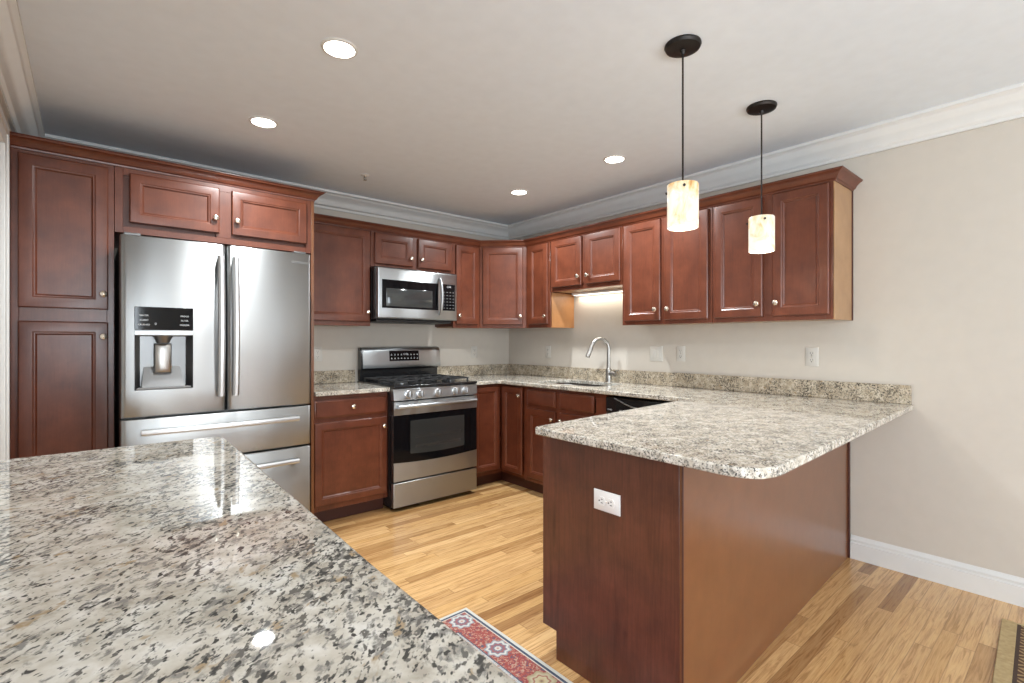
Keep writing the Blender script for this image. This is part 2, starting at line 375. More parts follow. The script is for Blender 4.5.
def upper(F, u0, u1, w0, w1, label, doors, fv=.305, stiles=()):
    c = F(Vector(((u0+u1)/2, fv/2, w0)))
    t = thing('wall_cabinet', c, label, 'cabinet', 'cherry wall cabinets')
    MB(F).box(u0+G/2, u1-G/2, G, fv-.0195, w0+.012, w1).build('body', M['cherry'], t)
    MB(F).box(u0+.018, u1-.018, G, fv-.0195, w0+.004, w0+.0115).build('bottom_panel', M['tan'], t)
    frame(F, t, u0+G/2, u1-G/2, w0, w1, fv, [('u', a, b) for a, b in stiles])
    for a, b, z0, z1, k in doors: add_door(F, t, a, b, z0, z1, fv, k)
    return t
UB, UT = 1.372, 2.13
upper(FA, -2.218, -1.68, UB, UT, 'single-door cherry wall cabinet between the fridge panel and the microwave', [(-2.19, -1.690, 1.405, 2.112, (-1.713, 1.479))])
upper(FA, -1.68, -.905, 1.842, UT, 'short two-door cherry wall cabinet directly above the microwave', [(-1.648, -1.313, 1.868, 2.112, (-1.335, 1.935)), (-1.262, -.930, 1.868, 2.112, (-1.234, 1.935))], stiles=[(-1.33, -1.25)])
upper(FA, -.905, -.61, UB, UT, 'narrow one-door cherry wall cabinet just right of the microwave', [(-.881, -.637, 1.405, 2.112, (-.857, 1.483))])
# diagonal corner cabinet
t = thing('wall_cabinet', (-.3, -.3, UB), 'diagonal cherry corner wall cabinet with one wide door', 'cabinet', 'cherry wall cabinets')
MB().prism([(-.609, -G), (-G, -G), (-G, -.609), (-.292, -.609), (-.609, -.292)], UB+.012, UT).build('body', M['cherry'], t)
frame(diag, t, .004, .427, UB, UT, 0)
add_door(diag, t, .030, .401, 1.405, 2.112, 0, (.378, 1.483))
n1 = upper(FB, .61, .92, UB, UT, 'narrow one-door cherry wall cabinet left of the sink, its tan side lit', [(.652, .902, 1.405, 2.112, (.879, 1.475))])
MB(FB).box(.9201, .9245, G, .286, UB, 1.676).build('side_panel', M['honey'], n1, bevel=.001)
sk = upper(FB, .925, 1.69, 1.678, UT, 'short two-door cherry wall cabinet high above the kitchen sink', [(.951, 1.290, 1.712, 2.112, (1.264, 1.783)), (1.337, 1.678, 1.712, 2.112, (1.365, 1.783))], stiles=[(1.28, 1.35)])
upper(FB, 1.69, 2.40, UB, UT, 'two-door cherry wall cabinet behind the left pendant lamp', [(1.715, 2.024, 1.400, 2.112, (1.991, 1.476)), (2.056, 2.376, 1.400, 2.112, (2.090, 1.476))], stiles=[(2.01, 2.07)])
n2 = upper(FB, 2.40, 3.082, UB, UT, 'two-door cherry wall cabinet at the end of the run behind the right pendant', [(2.418, 2.717, 1.400, 2.112, (2.691, 1.476)), (2.775, 3.066, 1.400, 2.112, (2.799, 1.476))], stiles=[(2.70, 2.79)])
MB(FB).box(3.0825, 3.088, .012, .303, UB, UT).build('side_panel', M['tan'], n2, bevel=.001)
MB(FB).box(3.0825, 3.093, G, .0115, UB, UT).build('scribe_strip', M['kick'], n2)
# under-cabinet light
t = thing('under_cabinet_light', (-.045, -1.32, 1.655), 'slim white under-cabinet light bar glowing above the sink', 'light')
MB().box(-.075, -.012, -1.66, -.96, 1.662, 1.6815).build('housing', M['white'], t, bevel=.003)
MB().box(-.068, -.019, -1.64, -.98, 1.6585, 1.6618).build('lens', emis('strip_lens', (1, .95, .86), 2.0), t)
area('under_cabinet_glow', (-.045, -1.31, 1.656), (0, 0, 0), .05, .64, UC_W, (1, .90, .76))
# pantry and fridge surround
t = thing('pantry_cabinet', (-3.45, -.31, 0), 'tall dark cherry pantry cabinet with two stacked doors left of the fridge', 'cabinet')
PT = 2.185
MB(FA).box(-3.652, -3.262, G, .5995, .10, PT).build('body', M['cherry'], t)
frame(FA, t, -3.652, -3.262, .10, PT, .619, [('w', 1.352, 1.422)], .03)
add_door(FA, t, -3.625, -3.286, 1.418, 2.165, .619, (-3.306, 1.498), .055)
add_door(FA, t, -3.625, -3.286, .125, 1.352, .619, (-3.306, 1.277), .055)
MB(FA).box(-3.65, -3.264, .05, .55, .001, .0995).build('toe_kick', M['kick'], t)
t = thing('fridge_cabinet', (-2.73, -.31, 1.83), 'two-door cherry cabinet bridging over the top of the fridge', 'cabinet')
MB(FA).box(-3.260, -2.241, G, .5995, 1.84, PT).build('body', M['cherry'], t)
frame(FA, t, -3.260, -2.241, 1.835, PT, .619, [('u', -2.79, -2.69)])
add_door(FA, t, -3.198, -2.775, 1.892, 2.158, .619, (-2.797, 1.977), .05)
add_door(FA, t, -2.710, -2.272, 1.892, 2.158, .619, (-2.683, 1.975), .05)
t = MB(FA).box(-2.2395, -2.2205, G, .619, .001, PT).build('fridge_side_panel', M['veneer'], bevel=.001)
tag(t, 'full-height wooden side panel standing against the right side of the fridge', 'panel')
# cabinet crown mouldings
def cc(z, d=.055, h=.06): return [(-.02, z), (.004, z), (.006, z+.008), (.014, z+.012), (.022, z+.028), (.036, z+.042), (.046, z+.046), (.050, z+.054), (d, z+.056), (d, z+h), (-.02, z+h)]
o = sweep([(-3.655, -.619), (-2.2205, -.619), (-2.2205, -.37)], cc(2.1855, .058, .058), 1).build('cabinet_crown', M['cherry'], ang=25)
tag(o, 'cherry crown moulding capping the pantry and fridge cabinets', 'moulding')
o = sweep([(-2.219, -.305), (-.61, -.305), (-.305, -.61), (-.305, -3.09), (-.001, -3.09)], cc(2.119, .05, .052), 1)
o = o.build('cabinet_crown', M['cherry'], ang=25)
tag(o, 'cherry crown moulding running above all the shorter wall cabinets around the corner', 'moulding')

# base cabinets
CT, CB = .914, .884
def base(F, u0, u1, label, fv=.600, kick=True, body=True, fr=(), loc=None):
    t = thing('base_cabinet', F(Vector(((u0+u1)/2, fv/2, 0))), label, 'cabinet', 'cherry base cabinets')
    MB(F).box(u0, u1, G, fv-.0195, .10, CB-.001).build('body', M['cherry'], t)
    frame(F, t, u0, u1, .10, CB-.001, fv, fr, .03)
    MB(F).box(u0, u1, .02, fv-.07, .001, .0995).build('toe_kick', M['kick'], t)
    return t
t = base(FA, -2.219, -1.6805, 'cherry base cabinet with a drawer over a door, left of the range', fr=[('w', .69, .735)])
add_drawer(FA, t, -2.217, -1.693, .728, .852, .600, (-1.955, .796)); add_door(FA, t, -2.217, -1.693, .138, .700, .600, (-1.722, .636), .05)
# corner (folding doors)
t = thing('base_cabinet', (-.3, -.3, 0), 'cherry corner base cabinet with folding doors meeting right of the range', 'cabinet', 'cherry base cabinets')
MB().prism([(-.917, -G), (-G, -G), (-G, -.917), (-.585, -.917), (-.585, -.585), (-.917, -.585)], .10, CB-.001).build('body', M['cherry'], t)
MB().prism([(-.917, -.02), (-.02, -.02), (-.02, -.917), (-.53, -.917), (-.53, -.53), (-.917, -.53)], .001, .0995).build('toe_kick', M['kick'], t)
MB(FA).box(-.917, -.90, .5855, .60, .10, CB-.001).box(-.90, -.6, .5855, .60, .10, .135).build('face_frame', M['cherry'], t)
add_door(FA, t, -.905, -.624, .135, .862, .5855+.0145, None, .045)
add_door(FB, t, .640, .897, .135, .862, .5855+.0145, (.872, .797), .045)
t = base(FB, .919, 1.777, 'cherry sink base cabinet with two false fronts over two doors', body=True, fr=[('w', .695, .735), ('u', 1.26, 1.35), ('u', 1.68, 1.75)])
for a, b, k in ((.963, 1.287, 1.26), (1.332, 1.672, 1.358)):
    add_drawer(FB, t, a, b, .733, .857, .600, name='false_drawer_front'); add_door(FB, t, a, b, .135, .703, .600, (k, .641), .05)
# open the sink cabinet's top for the basin
sb = [c for c in t.children if c.name.startswith('body')][0]
bpy.data.objects.remove(sb)
MB(FB).box(.919, .937, G, .5805, .10, CB-.001).box(1.759, 1.777, G, .5805, .10, CB-.001).box(.937, 1.759, G, .5805, .10, .118).box(.937, 1.759, G, .012, .118, CB-.001).build('body', M['cherry'], t)

# dishwasher
t = thing('dishwasher', (-.3, -2.08, 0), 'black dishwasher with a pocket handle beside the sink cabinet', 'dishwasher')
MB(FB).box(1.781, 2.379, .02, .575, .10, .868).build('body', M['black'], t)
MB(FB).box(1.783, 2.377, .5755, .612, .115, .755).build('door', M['black'], t, bevel=.004)
d = MB(FB).box(1.783, 2.377, .5755, .618, .760, .866).build('control_panel', M['black'], t, bevel=.006)
MB(FB).tube([(1.86+.46*k/14, .620+.012*math.sin(math.pi*k/14), .862-.052*math.sin(math.pi*k/14)) for k in range(15)], .005, 8).build('handle', M['darksteel'], d)
for k, q in enumerate(('START', 'HEAVY', 'NORMAL', 'RINSE')): MB(FB).text(q, .014, 1.82+k*.10, .6185, .775).build('button_label', M['mark'], d)
MB(FB).box(1.785, 2.375, .06, .53, .001, .0995).build('toe_kick', M['black'], t)

# peninsula
PX = -1.965
t = thing('peninsula_cabinet', (-1.0, -2.85, 0), 'cherry peninsula base with a plain end panel and long brown back panel', 'cabinet')
MB().prism([(-.02, -3.060), (PX+.022, -3.135), (PX+.022, -2.60), (-.645, -2.54), (-.645, -2.40), (-.02, -2.40)], .10, CB-.001).build('body', M['cherry'], t)
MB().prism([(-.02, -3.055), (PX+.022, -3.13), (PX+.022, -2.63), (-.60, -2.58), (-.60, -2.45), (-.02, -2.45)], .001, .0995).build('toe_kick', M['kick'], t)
YF = -2.547
m = MB(lambda v: Vector((PX+v.z, v.x, v.y)))
m.prism([(-3.157, .001), (-2.622, .001), (-2.622, .112), (YF, .112), (YF, CB-.001), (-3.157, CB-.001)], 0, .0195); m.build('end_panel', M['endgrain'], t, bevel=.0015)
MB().prism([(-.001, -3.0615), (PX+.0005, -3.1585), (PX+.0005, -3.1655), (-.001, -3.0695)], .001, CB-.001).build('back_panel', M['veneer'], t)
MB().box(PX-.001, PX+.006, -3.170, -3.1662, .001, CB-.001).build('corner_strip', M['kick'], t, bevel=.001)
MB().box(-.024, -.001, -3.079, -3.0705, .001, CB-.001).build('wall_strip', M['kick'], t, bevel=.001)
FQ = lambda v: Vector((-v.x, v.y, v.z))
m = MB(FQ); m.box(.66, 1.944, -2.583, -2.566, .10, CB-.001).build('face_frame', M['cherry'], t, bevel=.001)
for a, b, k in ((.70, 1.10, 1.07), (1.12, 1.52, 1.15), (1.54, 1.935, 1.57)):
    dr = MB(FQ).door(a, b, .735, .857, -2.5655, RS).build('drawer', M['cherry'], t, ang=25); knob(FQ, (a+b)/2, -2.545, .796, dr)
    dr = MB(FQ).door(a, b, .115, .703, -2.5655, RD(.05)).build('door', M['cherry'], t, ang=25); knob(FQ, k, -2.545, .64, dr)

# ---------------------------------------------------------------- countertops
SX0, SX1, SY0, SY1 = -.525, -.125, -1.60, -.948
tl = thing('countertop', (-1.95, -.33, CB), 'short speckled granite countertop between the fridge panel and the range', 'countertop')
slab([(-2.2195, -.003), (-2.2195, -.648), (-1.6805, -.648), (-1.6805, -.003)], [], CB, CT).build('slab', M['granite'], tl, bevel=.004)
MB().box(-2.2195, -1.684, -.022, -.003, CT+.0005, 1.016).build('backsplash', M['granite_back'], tl, bevel=.002)
tr = thing('countertop', (-.9, -1.6, CB), 'long speckled granite countertop wrapping the corner, sink and peninsula', 'countertop')
out = [(-.003, -.003), (-.925, -.003), (-.925, -.648), (-.668, -.648), (-.650, -.666), (-.650, -2.430), (-.660, -2.442), (-2.012, -2.553), (-2.024, -2.565)]
def arc(p0, p1, p2, n=10):
    return [tuple((1-s)**2*a + 2*s*(1-s)*b + s*s*c for a, b, c in zip(p0, p1, p2)) for s in [i/n for i in range(n+1)]]
out += [(-2.040, -3.27), (-2.043, -3.33), (-2.036, -3.370), (-2.017, -3.403), (-1.990, -3.427), (-1.950, -3.440), (-1.90, -3.441)] + [(-.015, -3.372), (-.003, -3.36)]
slab(out, [rrect(SX0, SX1, SY0, SY1, .09)], CB, CT).build('slab', M['granite'], tr, bevel=.005, segs=3)
MB().box(-.923, -.0235, -.022, -.003, CT+.0005, 1.016).build('backsplash', M['granite_back'], tr, bevel=.002)
MB().box(-.022, -.003, -3.362, -.003, CT+.0005, 1.016).build('backsplash', M['granite_back'], tr, bevel=.002)
# sink
t = thing('sink', ((SX0+SX1)/2, (SY0+SY1)/2, .70), 'stainless undermount sink set into the granite under the faucet', 'sink')
rings = [[(x, y, z) for x, y in rrect(SX0-i, SX1+i, SY0-i, SY1+i, r)] for i, z, r in ((.02, .8755, .11), (.0, .8755, .09), (-.002, .87, .088), (-.012, .74, .08), (-.03, .70, .07), (-.06, .69, .05))]
MB().loft(rings, cap0=False).build('basin', M['chrome'], t, solid=False)
MB().lathe(((SX0+SX1)/2, (SY0+SY1)/2, .6905), (0, 0, 1), [(.045, 0), (.045, .004), (.035, .004), (.03, .001), (0, .001)]).build('drain', M['darksteel'], t)
# faucet
fx, fy = -.085, -1.385
t = thing('faucet', (fx, fy, CT), 'tall arched brushed nickel faucet standing behind the sink', 'faucet')
MB().lathe((fx, fy, CT+.0005), (0, 0, 1), [(.030, 0), (.030, .006), (.024, .010), (.0225, .10), (.019, .112), (.0155, .118)]).build('base', M['chrome'], t)
dx, dy = -.205, .085; L = math.hypot(dx, dy); pts = [(fx, fy, CT+.11), (fx, fy, 1.10), (fx, fy, 1.17)]
R_ = .078
for k in range(0, 15):
    a = math.pi*k/14*.90; r = R_*(1-math.cos(a)); pts.append((fx+dx/L*r, fy+dy/L*r, 1.195+R_*1.0*math.sin(a)))
MB().tube(pts, .0145, 14).build('spout', M['chrome'], t)
e = Vector(pts[-1]); dd = (Vector(pts[-1])-Vector(pts[-2])).normalized()
MB().tube([e, e+dd*.01, e+dd*.03, e+dd*.100, e+dd*.107], [.015, .0165, .018, .0195, .014], 14).build('spray_head', M['chrome'], t)
h = MB().tube([(fx, fy-.015, CT+.070), (fx, fy-.045, CT+.070), (fx, fy-.072, CT+.070)], .021, 16)
h.tube([(fx, fy-.055, CT+.085), (fx-.01, fy-.085, CT+.096), (fx-.02, fy-.115, CT+.102)], [.008, .0065, .005], 10).build('handle', M['chrome'], t)

# ---------------------------------------------------------------- raised island / bar in the foreground
t = thing('island', (-3.4, -3.3, 0), 'granite-topped bar island filling the lower left foreground', 'island')
out = [(XL+.004, -2.700)] + arc((-3.18, -2.698), (-3.130, -2.699), (-3.131, -2.745), 8) + [(-3.154, -3.54), (-3.157, -3.88), (XL+.004, -3.88)]
slab(out, [], 1.000, 1.037).build('countertop', M['granite'], t, bevel=.006, segs=3)
MB().box(XL+.004, -3.20, -3.84, -2.78, .10, .9995).build('body', M['cherry'], t)
MB().box(XL+.004, -3.24, -3.80, -2.83, .001, .0995).build('toe_kick', M['kick'], t)
FI = lambda v: Vector((-3.1995+v.y, v.x, v.z))
for a, b, k in ((-3.82, -3.33, -3.36), (-3.29, -2.80, -3.26)):
    d = MB(FI).door(a, b, .12, .98, 0, RD(.055)).build('door', M['cherry'], t, ang=25); knob(FI, k, .020, .85, d)

# ---------------------------------------------------------------- fridge
t = thing('fridge', (-2.79, -.5, 0), 'stainless French-door fridge with ice dispenser and two bottom drawers', 'fridge')
FX0, FX1, FXM = -3.248, -2.338, -2.791
MB(FA).box(FX0+.006, FX1-.006, .05, .835, .03, 1.765).build('body', M['darksteel'], t, bevel=.004)
MB(FA).box(FX0+.03, FX1-.03, .10, .80, .001, .03).build('base_grille', M['black'], t)
def steel_front(name, u0, u1, w0, w1, bow=.010, hole=None, v1=.917, v0=.840, edge=.022):
    """slightly bowed slab with rounded vertical edges, optional rectangular opening"""
    m = MB(FA); us = set([u0, u1]); n = 22
    for k in range(n+1): us.add(u0+(u1-u0)*k/n)
    for k in range(1, 7): us.add(u0+edge*k/6); us.add(u1-edge*k/6)
    if hole: us |= {hole[0], hole[1]}
    us = sorted(us); ws = sorted({w0, w0+.006, w1-.006, w1} | ({hole[2], hole[3]} if hole else set()))
    def vf(u, w):
        s = (u-u0)/(u1-u0)*2-1; v = v1+bow*(1-s*s); d = min(u-u0, u1-u)
        if d < edge: q = 1-d/edge; v -= edge*.75*(1-math.sqrt(max(0, 1-q*q)))
        if w in (w0, w1): v -= .005
        return v
    grid = {(i, j): m.v((u, vf(u, w), w)) for i, u in enumerate(us) for j, w in enumerate(ws)}
    def in_hole(i, j): return hole and hole[0]-1e-6 <= us[i] and us[i+1] <= hole[1]+1e-6 and hole[2]-1e-6 <= ws[j] and ws[j+1] <= hole[3]+1e-6
    for i in range(len(us)-1):
        for j in range(len(ws)-1):
            if not in_hole(i, j): m.f([grid[i, j], grid[i+1, j], grid[i+1, j+1], grid[i, j+1]])
    # sides and back
    back = {(i, j): m.v((us[i], v0, ws[j])) for i in range(len(us)) for j in range(len(ws)) if i in (0, len(us)-1) or j in (0, len(ws)-1)}
    I, J = len(us)-1, len(ws)-1
    for i in range(I):
        for j in (0, J): m.f([grid[i, j], grid[i+1, j], back[i+1, j], back[i, j]])
    for j in range(J):
        for i in (0, I): m.f([grid[i, j], grid[i, j+1], back[i, j+1], back[i, j]])
    m.f([back[i, 0] for i in range(I+1)] + [back[I, j] for j in range(1, J+1)] + [back[i, J] for i in range(I-1, -1, -1)] + [back[0, j] for j in range(J-1, 0, -1)])
    o = m.build(name, M['steel_v'], t, ang=40); return o, vf
HU0, HU1, HW0, HW1 = -3.193, -2.947, 1.008, 1.283
dl, vl = steel_front('door', FX0, FXM-.003, .876, 1.778, .007, (HU0, HU1, HW0, HW1))
dr, vr = steel_front('door', FXM+.003, FX1, .876, 1.778, .007)
f1, v1_ = steel_front('freezer_drawer', FX0, FX1, .634, .864, .016)
f2, v2_ = steel_front('freezer_drawer', FX0, FX1, .045, .622, .016)
# dispenser
rec = MB(FA); vb = .858; a0, a1, b0, b1 = HU0+.001, HU1-.001, HW0+.001, HW1-.001
ins = .045
F4 = [[(a0, .921, b0), (a1, .921, b0), (a1, .921, b1), (a0, .921, b1)], [(a0+ins*.55, vb, b0+.012), (a1-ins*.55, vb, b0+.012), (a1-ins*.55, vb, b1-.004), (a0+ins*.55, vb, b1-.004)]]
rec.loft(F4, cap0=False); rec.build('dispenser_recess', M['darksteel'], dl, solid=False, smooth=False)
MB(FA).prism([(a0+.03, vb+.0005), (a1-.03, vb+.0005), (a1-.008, .921), (a0+.008, .921)], HW0+.003, HW0+.012).build('drip_tray', M['greyplastic'], dl, bevel=.001)
m = MB(FA); m.loft([[(a0+.04, vb+.002, HW0+.115), (a1-.05, vb+.002, HW0+.115), (a1-.05, vb+.004, HW0+.11), (a0+.04, vb+.004, HW0+.11)], [(a0+.028, .905, HW0+.013), (a1-.035, .905, HW0+.013), (a1-.035, .912, HW0+.013), (a0+.028, .912, HW0+.013)]]).build('splash_plate', M['greyplastic'], dl)
uc = (HU0+HU1)/2-.004
MB(FA).lathe((uc, .892, HW1-.04), (0, 0, 1), [(.026, 0), (.034, .02), (.045, .039)], 20).build('chute', M['darksteel'], dl)
MB(FA).door(uc-.037, uc+.037, HW0+.082, HW1-.042, .868, [(0, 0), (0, .020), (.006, .028), (.016, .033), (.030, .035)]).build('dispenser_paddle', M['chrome'], dl, ang=60)
MB(FA).box(HU0, HU1, .915, .9255, HW1+.001, HW1+.022).build('dispenser_trim', M['steel'], dl, bevel=.002)
pn = MB(FA).box(HU0, HU1, .915, .9262, 1.309, 1.425).build('control_panel', M['glass'], dl, bevel=.002)
for u, rows in ((-3.155, ('WATER', 'CUBED', 'CRUSHED')), (-2.985, ('FRIDGE', 'FILTER', 'FREEZER'))):
    for k, s in enumerate(rows): MB(FA).text(s, .011, u, .9266, 1.378-k*.023).build('button_label', M['mark'], pn)
MB(FA).text('0', .016, -3.108, .9266, 1.335).build('button_label', M['mark'], pn)
MB(FA).text('SAMSUNG', .021, -2.405, .9225, 1.715).build('brand_lettering', M['greymark'], dr)
def bar_handle(pts, r, parent, name='handle', flat=1.0, mt='steel'): return MB(FA).tube(pts, r, 14, flat).build(name, M[mt], parent)
for u, par in ((-2.822, dl), (-2.752, dr)):
    n = 16; pts = [(u, .921, 1.700), (u, .955, 1.706)]
    pts = [(u, .917, 1.695)] + [(u, .958+.020*math.sin(math.pi*k/n), 1.705-.745*k/n) for k in range(n+1)] + [(u, .917, .97)]
    m = MB(FA); n = 18; V = []
    for k in range(n+1):
        s = k/n; w = 1.712-.755*s; v = .955+.018*math.sin(math.pi*s); V.append((v, w))
    m.loft([[(u-.018, v-.012, w), (u-.015, v+.003, w), (u-.006, v+.010, w), (u+.006, v+.010, w), (u+.015, v+.003, w), (u+.018, v-.012, w)] for v, w in V])
    m.box(u-.012, u+.012, .915, .950, 1.680, 1.708); m.box(u-.012, u+.012, .915, .950, .962, .990)
    m.build('handle', M['handlesteel'], par, ang=30)
for par, w in ((f1, .800), (f2, .552)):
    n = 18; m = MB(FA); R = []
    for k in range(n+1):
        s = k/n; u = -3.168+.745*s; v = .966+.020*math.sin(math.pi*s)
        R.append([(u, v-.014, w-.015), (u, v+.002, w-.013), (u, v+.009, w-.004), (u, v+.009, w+.004), (u, v+.002, w+.013), (u, v-.014, w+.015)])
    m.loft(R); m.box(-3.164, -3.130, .915, .960, w-.012, w+.012); m.box(-2.462, -2.428, .915, .960, w-.012, w+.012)
    m.build('handle', M['handlesteel'], par, ang=30)
for u in (FX0+.05, FX1-.05): MB(FA).box(u-.035, u+.035, .70, .87, 1.7785, 1.797).build('hinge_cover', M['darksteel'], t, bevel=.004)

# ---------------------------------------------------------------- range
t = thing('range', (-1.30, -.35, 0), 'stainless gas range with black cooktop and oven window', 'range')
RX0, RX1 = -1.6795, -.929
MB(FA).box(RX0+.002, RX1-.002, .03, .655, .03, .905).build('body', M['black'], t)
MB(FA).box(RX0+.03, RX1-.03, .06, .60, .001, .03).build('plinth', M['black'], t)
MB(FA).prism([(RX0, .05), (RX1, .05), (RX1, .700), (RX0, .700)], .9055, .925).build('cooktop', M['black'], t, bevel=.005)
# backguard
bg = MB(lambda v: Vector((v.z, -v.x, v.y)))
bg.prism([(.035, .926), (.075, .926), (.080, 1.01), (.098, 1.025), (.100, 1.06), (.088, 1.165), (.075, 1.192), (.035, 1.196)], RX0+.014, RX1+.003)
bk = bg.build('backguard', M['black'], t, bevel=.002)
sp = MB(lambda v: Vector((v.z, -v.x, v.y)))
sp.prism([(.0985, 1.026), (.1045, 1.030), (.1060, 1.062), (.0945, 1.164), (.083, 1.190), (.060, 1.203), (.036, 1.205), (.036, 1.1965), (.075, 1.1935), (.089, 1.166), (.1005, 1.06)], RX0+.028, -.909)
sf = sp.build('steel_fascia', M['steel'], bk, ang=60)
FD = lambda v: Vector((v.x, -(.1053 - (v.z-1.062)*.115 + v.y), v.z))
dp = MB(FD).box(-1.415, -1.131, 0, .0035, 1.083, 1.170).build('display_panel', M['glass'], bk)
for r in range(2):
    for c in range(9):
        if c == 4 and r == 1: continue
        m = MB(FD); m.box(-1.395+c*.031-.006, -1.395+c*.031+.006, .0036, .0042, 1.100+r*.032, 1.105+r*.032); m.box(-1.395+c*.031-.003, -1.395+c*.031+.003, .0036, .0042, 1.109+r*.032, 1.112+r*.032); m.build('button_label', M['mark'], dp)
MB(FD).text('12:00', .022, -1.262, .0042, 1.134).build('clock_digits', M['mark'], dp)
MB(FD).text('SAMSUNG', .018, -1.275, .0012, 1.048).build('brand_lettering', M['greymark'], bk)
# burners and grates
for cx, cy, r in ((-1.52, .22, .045), (-1.52, .50, .055), (-1.30, .36, .06), (-1.08, .22, .04), (-1.08, .50, .055)):
    b = MB(FA).lathe((cx, cy, .9255), (0, 0, 1), [(r, 0), (r, .006), (r*.8, .012), (0, .012)]).build('burner', M['darksteel'], t)
    MB(FA).lathe((cx, cy, .938), (0, 0, 1), [(r*.72, 0), (r*.72, .006), (r*.6, .009), (0, .009)]).build('burner_cap', M['matblack'], b)
for a, b in ((RX0+.03, -1.435), (-1.43, -1.172), (-1.167, RX1-.045)):
    m = MB(FA); c = (a+b)/2; z0, z1 = .946, .957; y0, y1 = .115, .640
    for q in ((a, a+.012, y0, y1), (b-.012, b, y0, y1), (a, b, y0, y0+.012), (a, b, y1-.012, y1), (a, b, .375, .387)): m.box(*q, z0, z1)
    m.box(c-.005, c+.005, y0, y1, z0+.002, z1+.003)
    for yy in (.22, .50): m.box(a, b, yy-.005, yy+.005, z0+.002, z1+.003)
    for x in (a+.001, b-.013):
        for yy in (y0+.001, .375, y1-.013): m.box(x, x+.012, yy, yy+.012, .9255, z0)
    for k in range(5):
        yy = y0+.05+k*.11; m.box(a+.02, a+.028, yy, yy+.03, z0, z1+.004)
    m.build('grate', M['matblack'], t, bevel=.0015, segs=1)
# control panel
cp = MB(lambda v: Vector((v.z, -v.x, v.y))).prism([(.656, .815), (.694, .815), (.700, .822), (.692, .900), (.680, .9045), (.656, .9045)], RX0, RX1).build('control_panel', M['steel'], t, bevel=.002)
for u in (-1.560, -1.460, -1.304, -1.146, -1.048):
    MB(FA).lathe((u, .696, .858), (0, 1, .05), [(.030, 0), (.029, .004), (.024, .006), (.023, .028), (.020, .033), (0, .034)], 22).box(u-.004, u+.004, .728, .736, .840, .880).build('knob', M['knobsteel'], cp)
# oven door
dv0, dv1 = .657, .690
od = MB(FA).box(RX0+.001, RX1-.001, dv0, dv1, .222, .808).build('oven_door', M['black'], t, bevel=.003)
n = 16; m = MB(FA)
bt = [(RX0+.002+(RX1-RX0-.004)*k/n, .362-.016*math.sin(math.pi*k/n)) for k in range(n+1)]
m.loft([[(u, dv1+.0005, .224), (u, dv1+.004, .224), (u, dv1+.004, w), (u, dv1+.0005, w)] for u, w in bt]).build('lower_band', M['steel'], od)
m = MB(FA); m.loft([[(u, dv1+.0005, .707), (u, dv1+.006, .709), (u, dv1+.008, .806), (u, dv1+.0005, .808)] for u, w in bt]).build('upper_band', M['steel'], od)
m = MB(FA); m.loft([[(u, dv1+.0005, w+.002), (u, dv1+.003, w+.002), (u, dv1+.003, .7055), (u, dv1+.0005, .7055)] for u, w in bt]).build('door_glass', M['glass'], od)
# oven window: recessed pane with a bent bottom edge
m = MB(FA); wr = [(-1.542+.487*k/n, .415-.010*math.sin(math.pi*k/n)) for k in range(n+1)]
m.loft([[(u, dv1+.0032, w), (u, dv1+.0042, w+.001), (u, dv1+.0042, .659), (u, dv1+.0032, .660)] for u, w in wr]).build('oven_window', M['oven_pane'], od)
m = MB(FA)
for k in range(7): m.box(-1.50, -1.09, dv1+.0044, dv1+.0048, .455+k*.006+(k > 3)*.05, .4565+k*.006+(k > 3)*.05)
m.build('oven_rack', M['darksteel'], od)
n = 20; m = MB(FA)
m.tube([(RX0+.026+(RX1-RX0-.052)*k/n, dv1+.033+.010*math.sin(math.pi*k/n), .772) for k in range(n+1)], .0145, 14)
for u in (RX0+.035, RX1-.035): m.box(u-.013, u+.013, dv1+.004, dv1+.033, .762, .784)
m.build('handle', M['steel'], od)
MB(FA).box(RX0+.001, RX1-.001, dv0, dv1+.003, .034, .211).build('drawer', M['steel'], t, bevel=.003)

# ---------------------------------------------------------------- microwave
t = thing('microwave', (-1.30, -.2, 1.42), 'stainless over-the-range microwave with black glass door', 'microwave')
MX0, MX1 = -1.678, -.936
MB(FA).box(MX0, MX1-.004, G, .385, 1.425, 1.838).build('body', M['black'], t, bevel=.002)
MB(FA).box(MX0+.02, MX1-.03, .03, .37, 1.405, 1.4245).build('vent_bottom', M['matblack'], t, bevel=.004)
fr = MB(FA).door(MX0+.004, MX1, 1.430, 1.829, .3855, [(0, 0), (0, .022), (.006, .032), (.014, .036)]).build('front_frame', M['steel'], t, ang=30)
n = 14; m = MB(FA)
g = MB(FA).door(-1.638, -1.130, 1.512, 1.735, .4220, [(0, 0), (.001, .0015), (.006, .0015)]).build('door_glass', M['glass'], fr)
MB(FA).door(-1.603, -1.188, 1.527, 1.668, .4240, [(0, 0), (.002, .001)]).build('door_window', M['oven_pane'], g)
c = MB(FA).door(-1.098, -.962, 1.512, 1.735, .4220, [(0, 0), (.001, .0015), (.006, .0015)]).build('control_panel', M['glass'], fr)
MB(FA).text('12:00', .020, -1.028, .4242, 1.707).build('clock_digits', M['mark'], c)
for r in range(6):
    for q in range(4): MB(FA).box(-1.080+q*.031, -1.068+q*.031, .4238, .4243, 1.53+r*.027, 1.535+r*.027).build('button_label', M['greymark'], c)
m = MB(FA); pts = [(-1.118-.004*math.sin(math.pi*k/n), .424+.048*math.sin(math.pi*k/n)**.6, 1.475+.304*k/n) for k in range(n+1)]
m.tube(pts, .0115, 12).build('handle', M['steel'], fr)

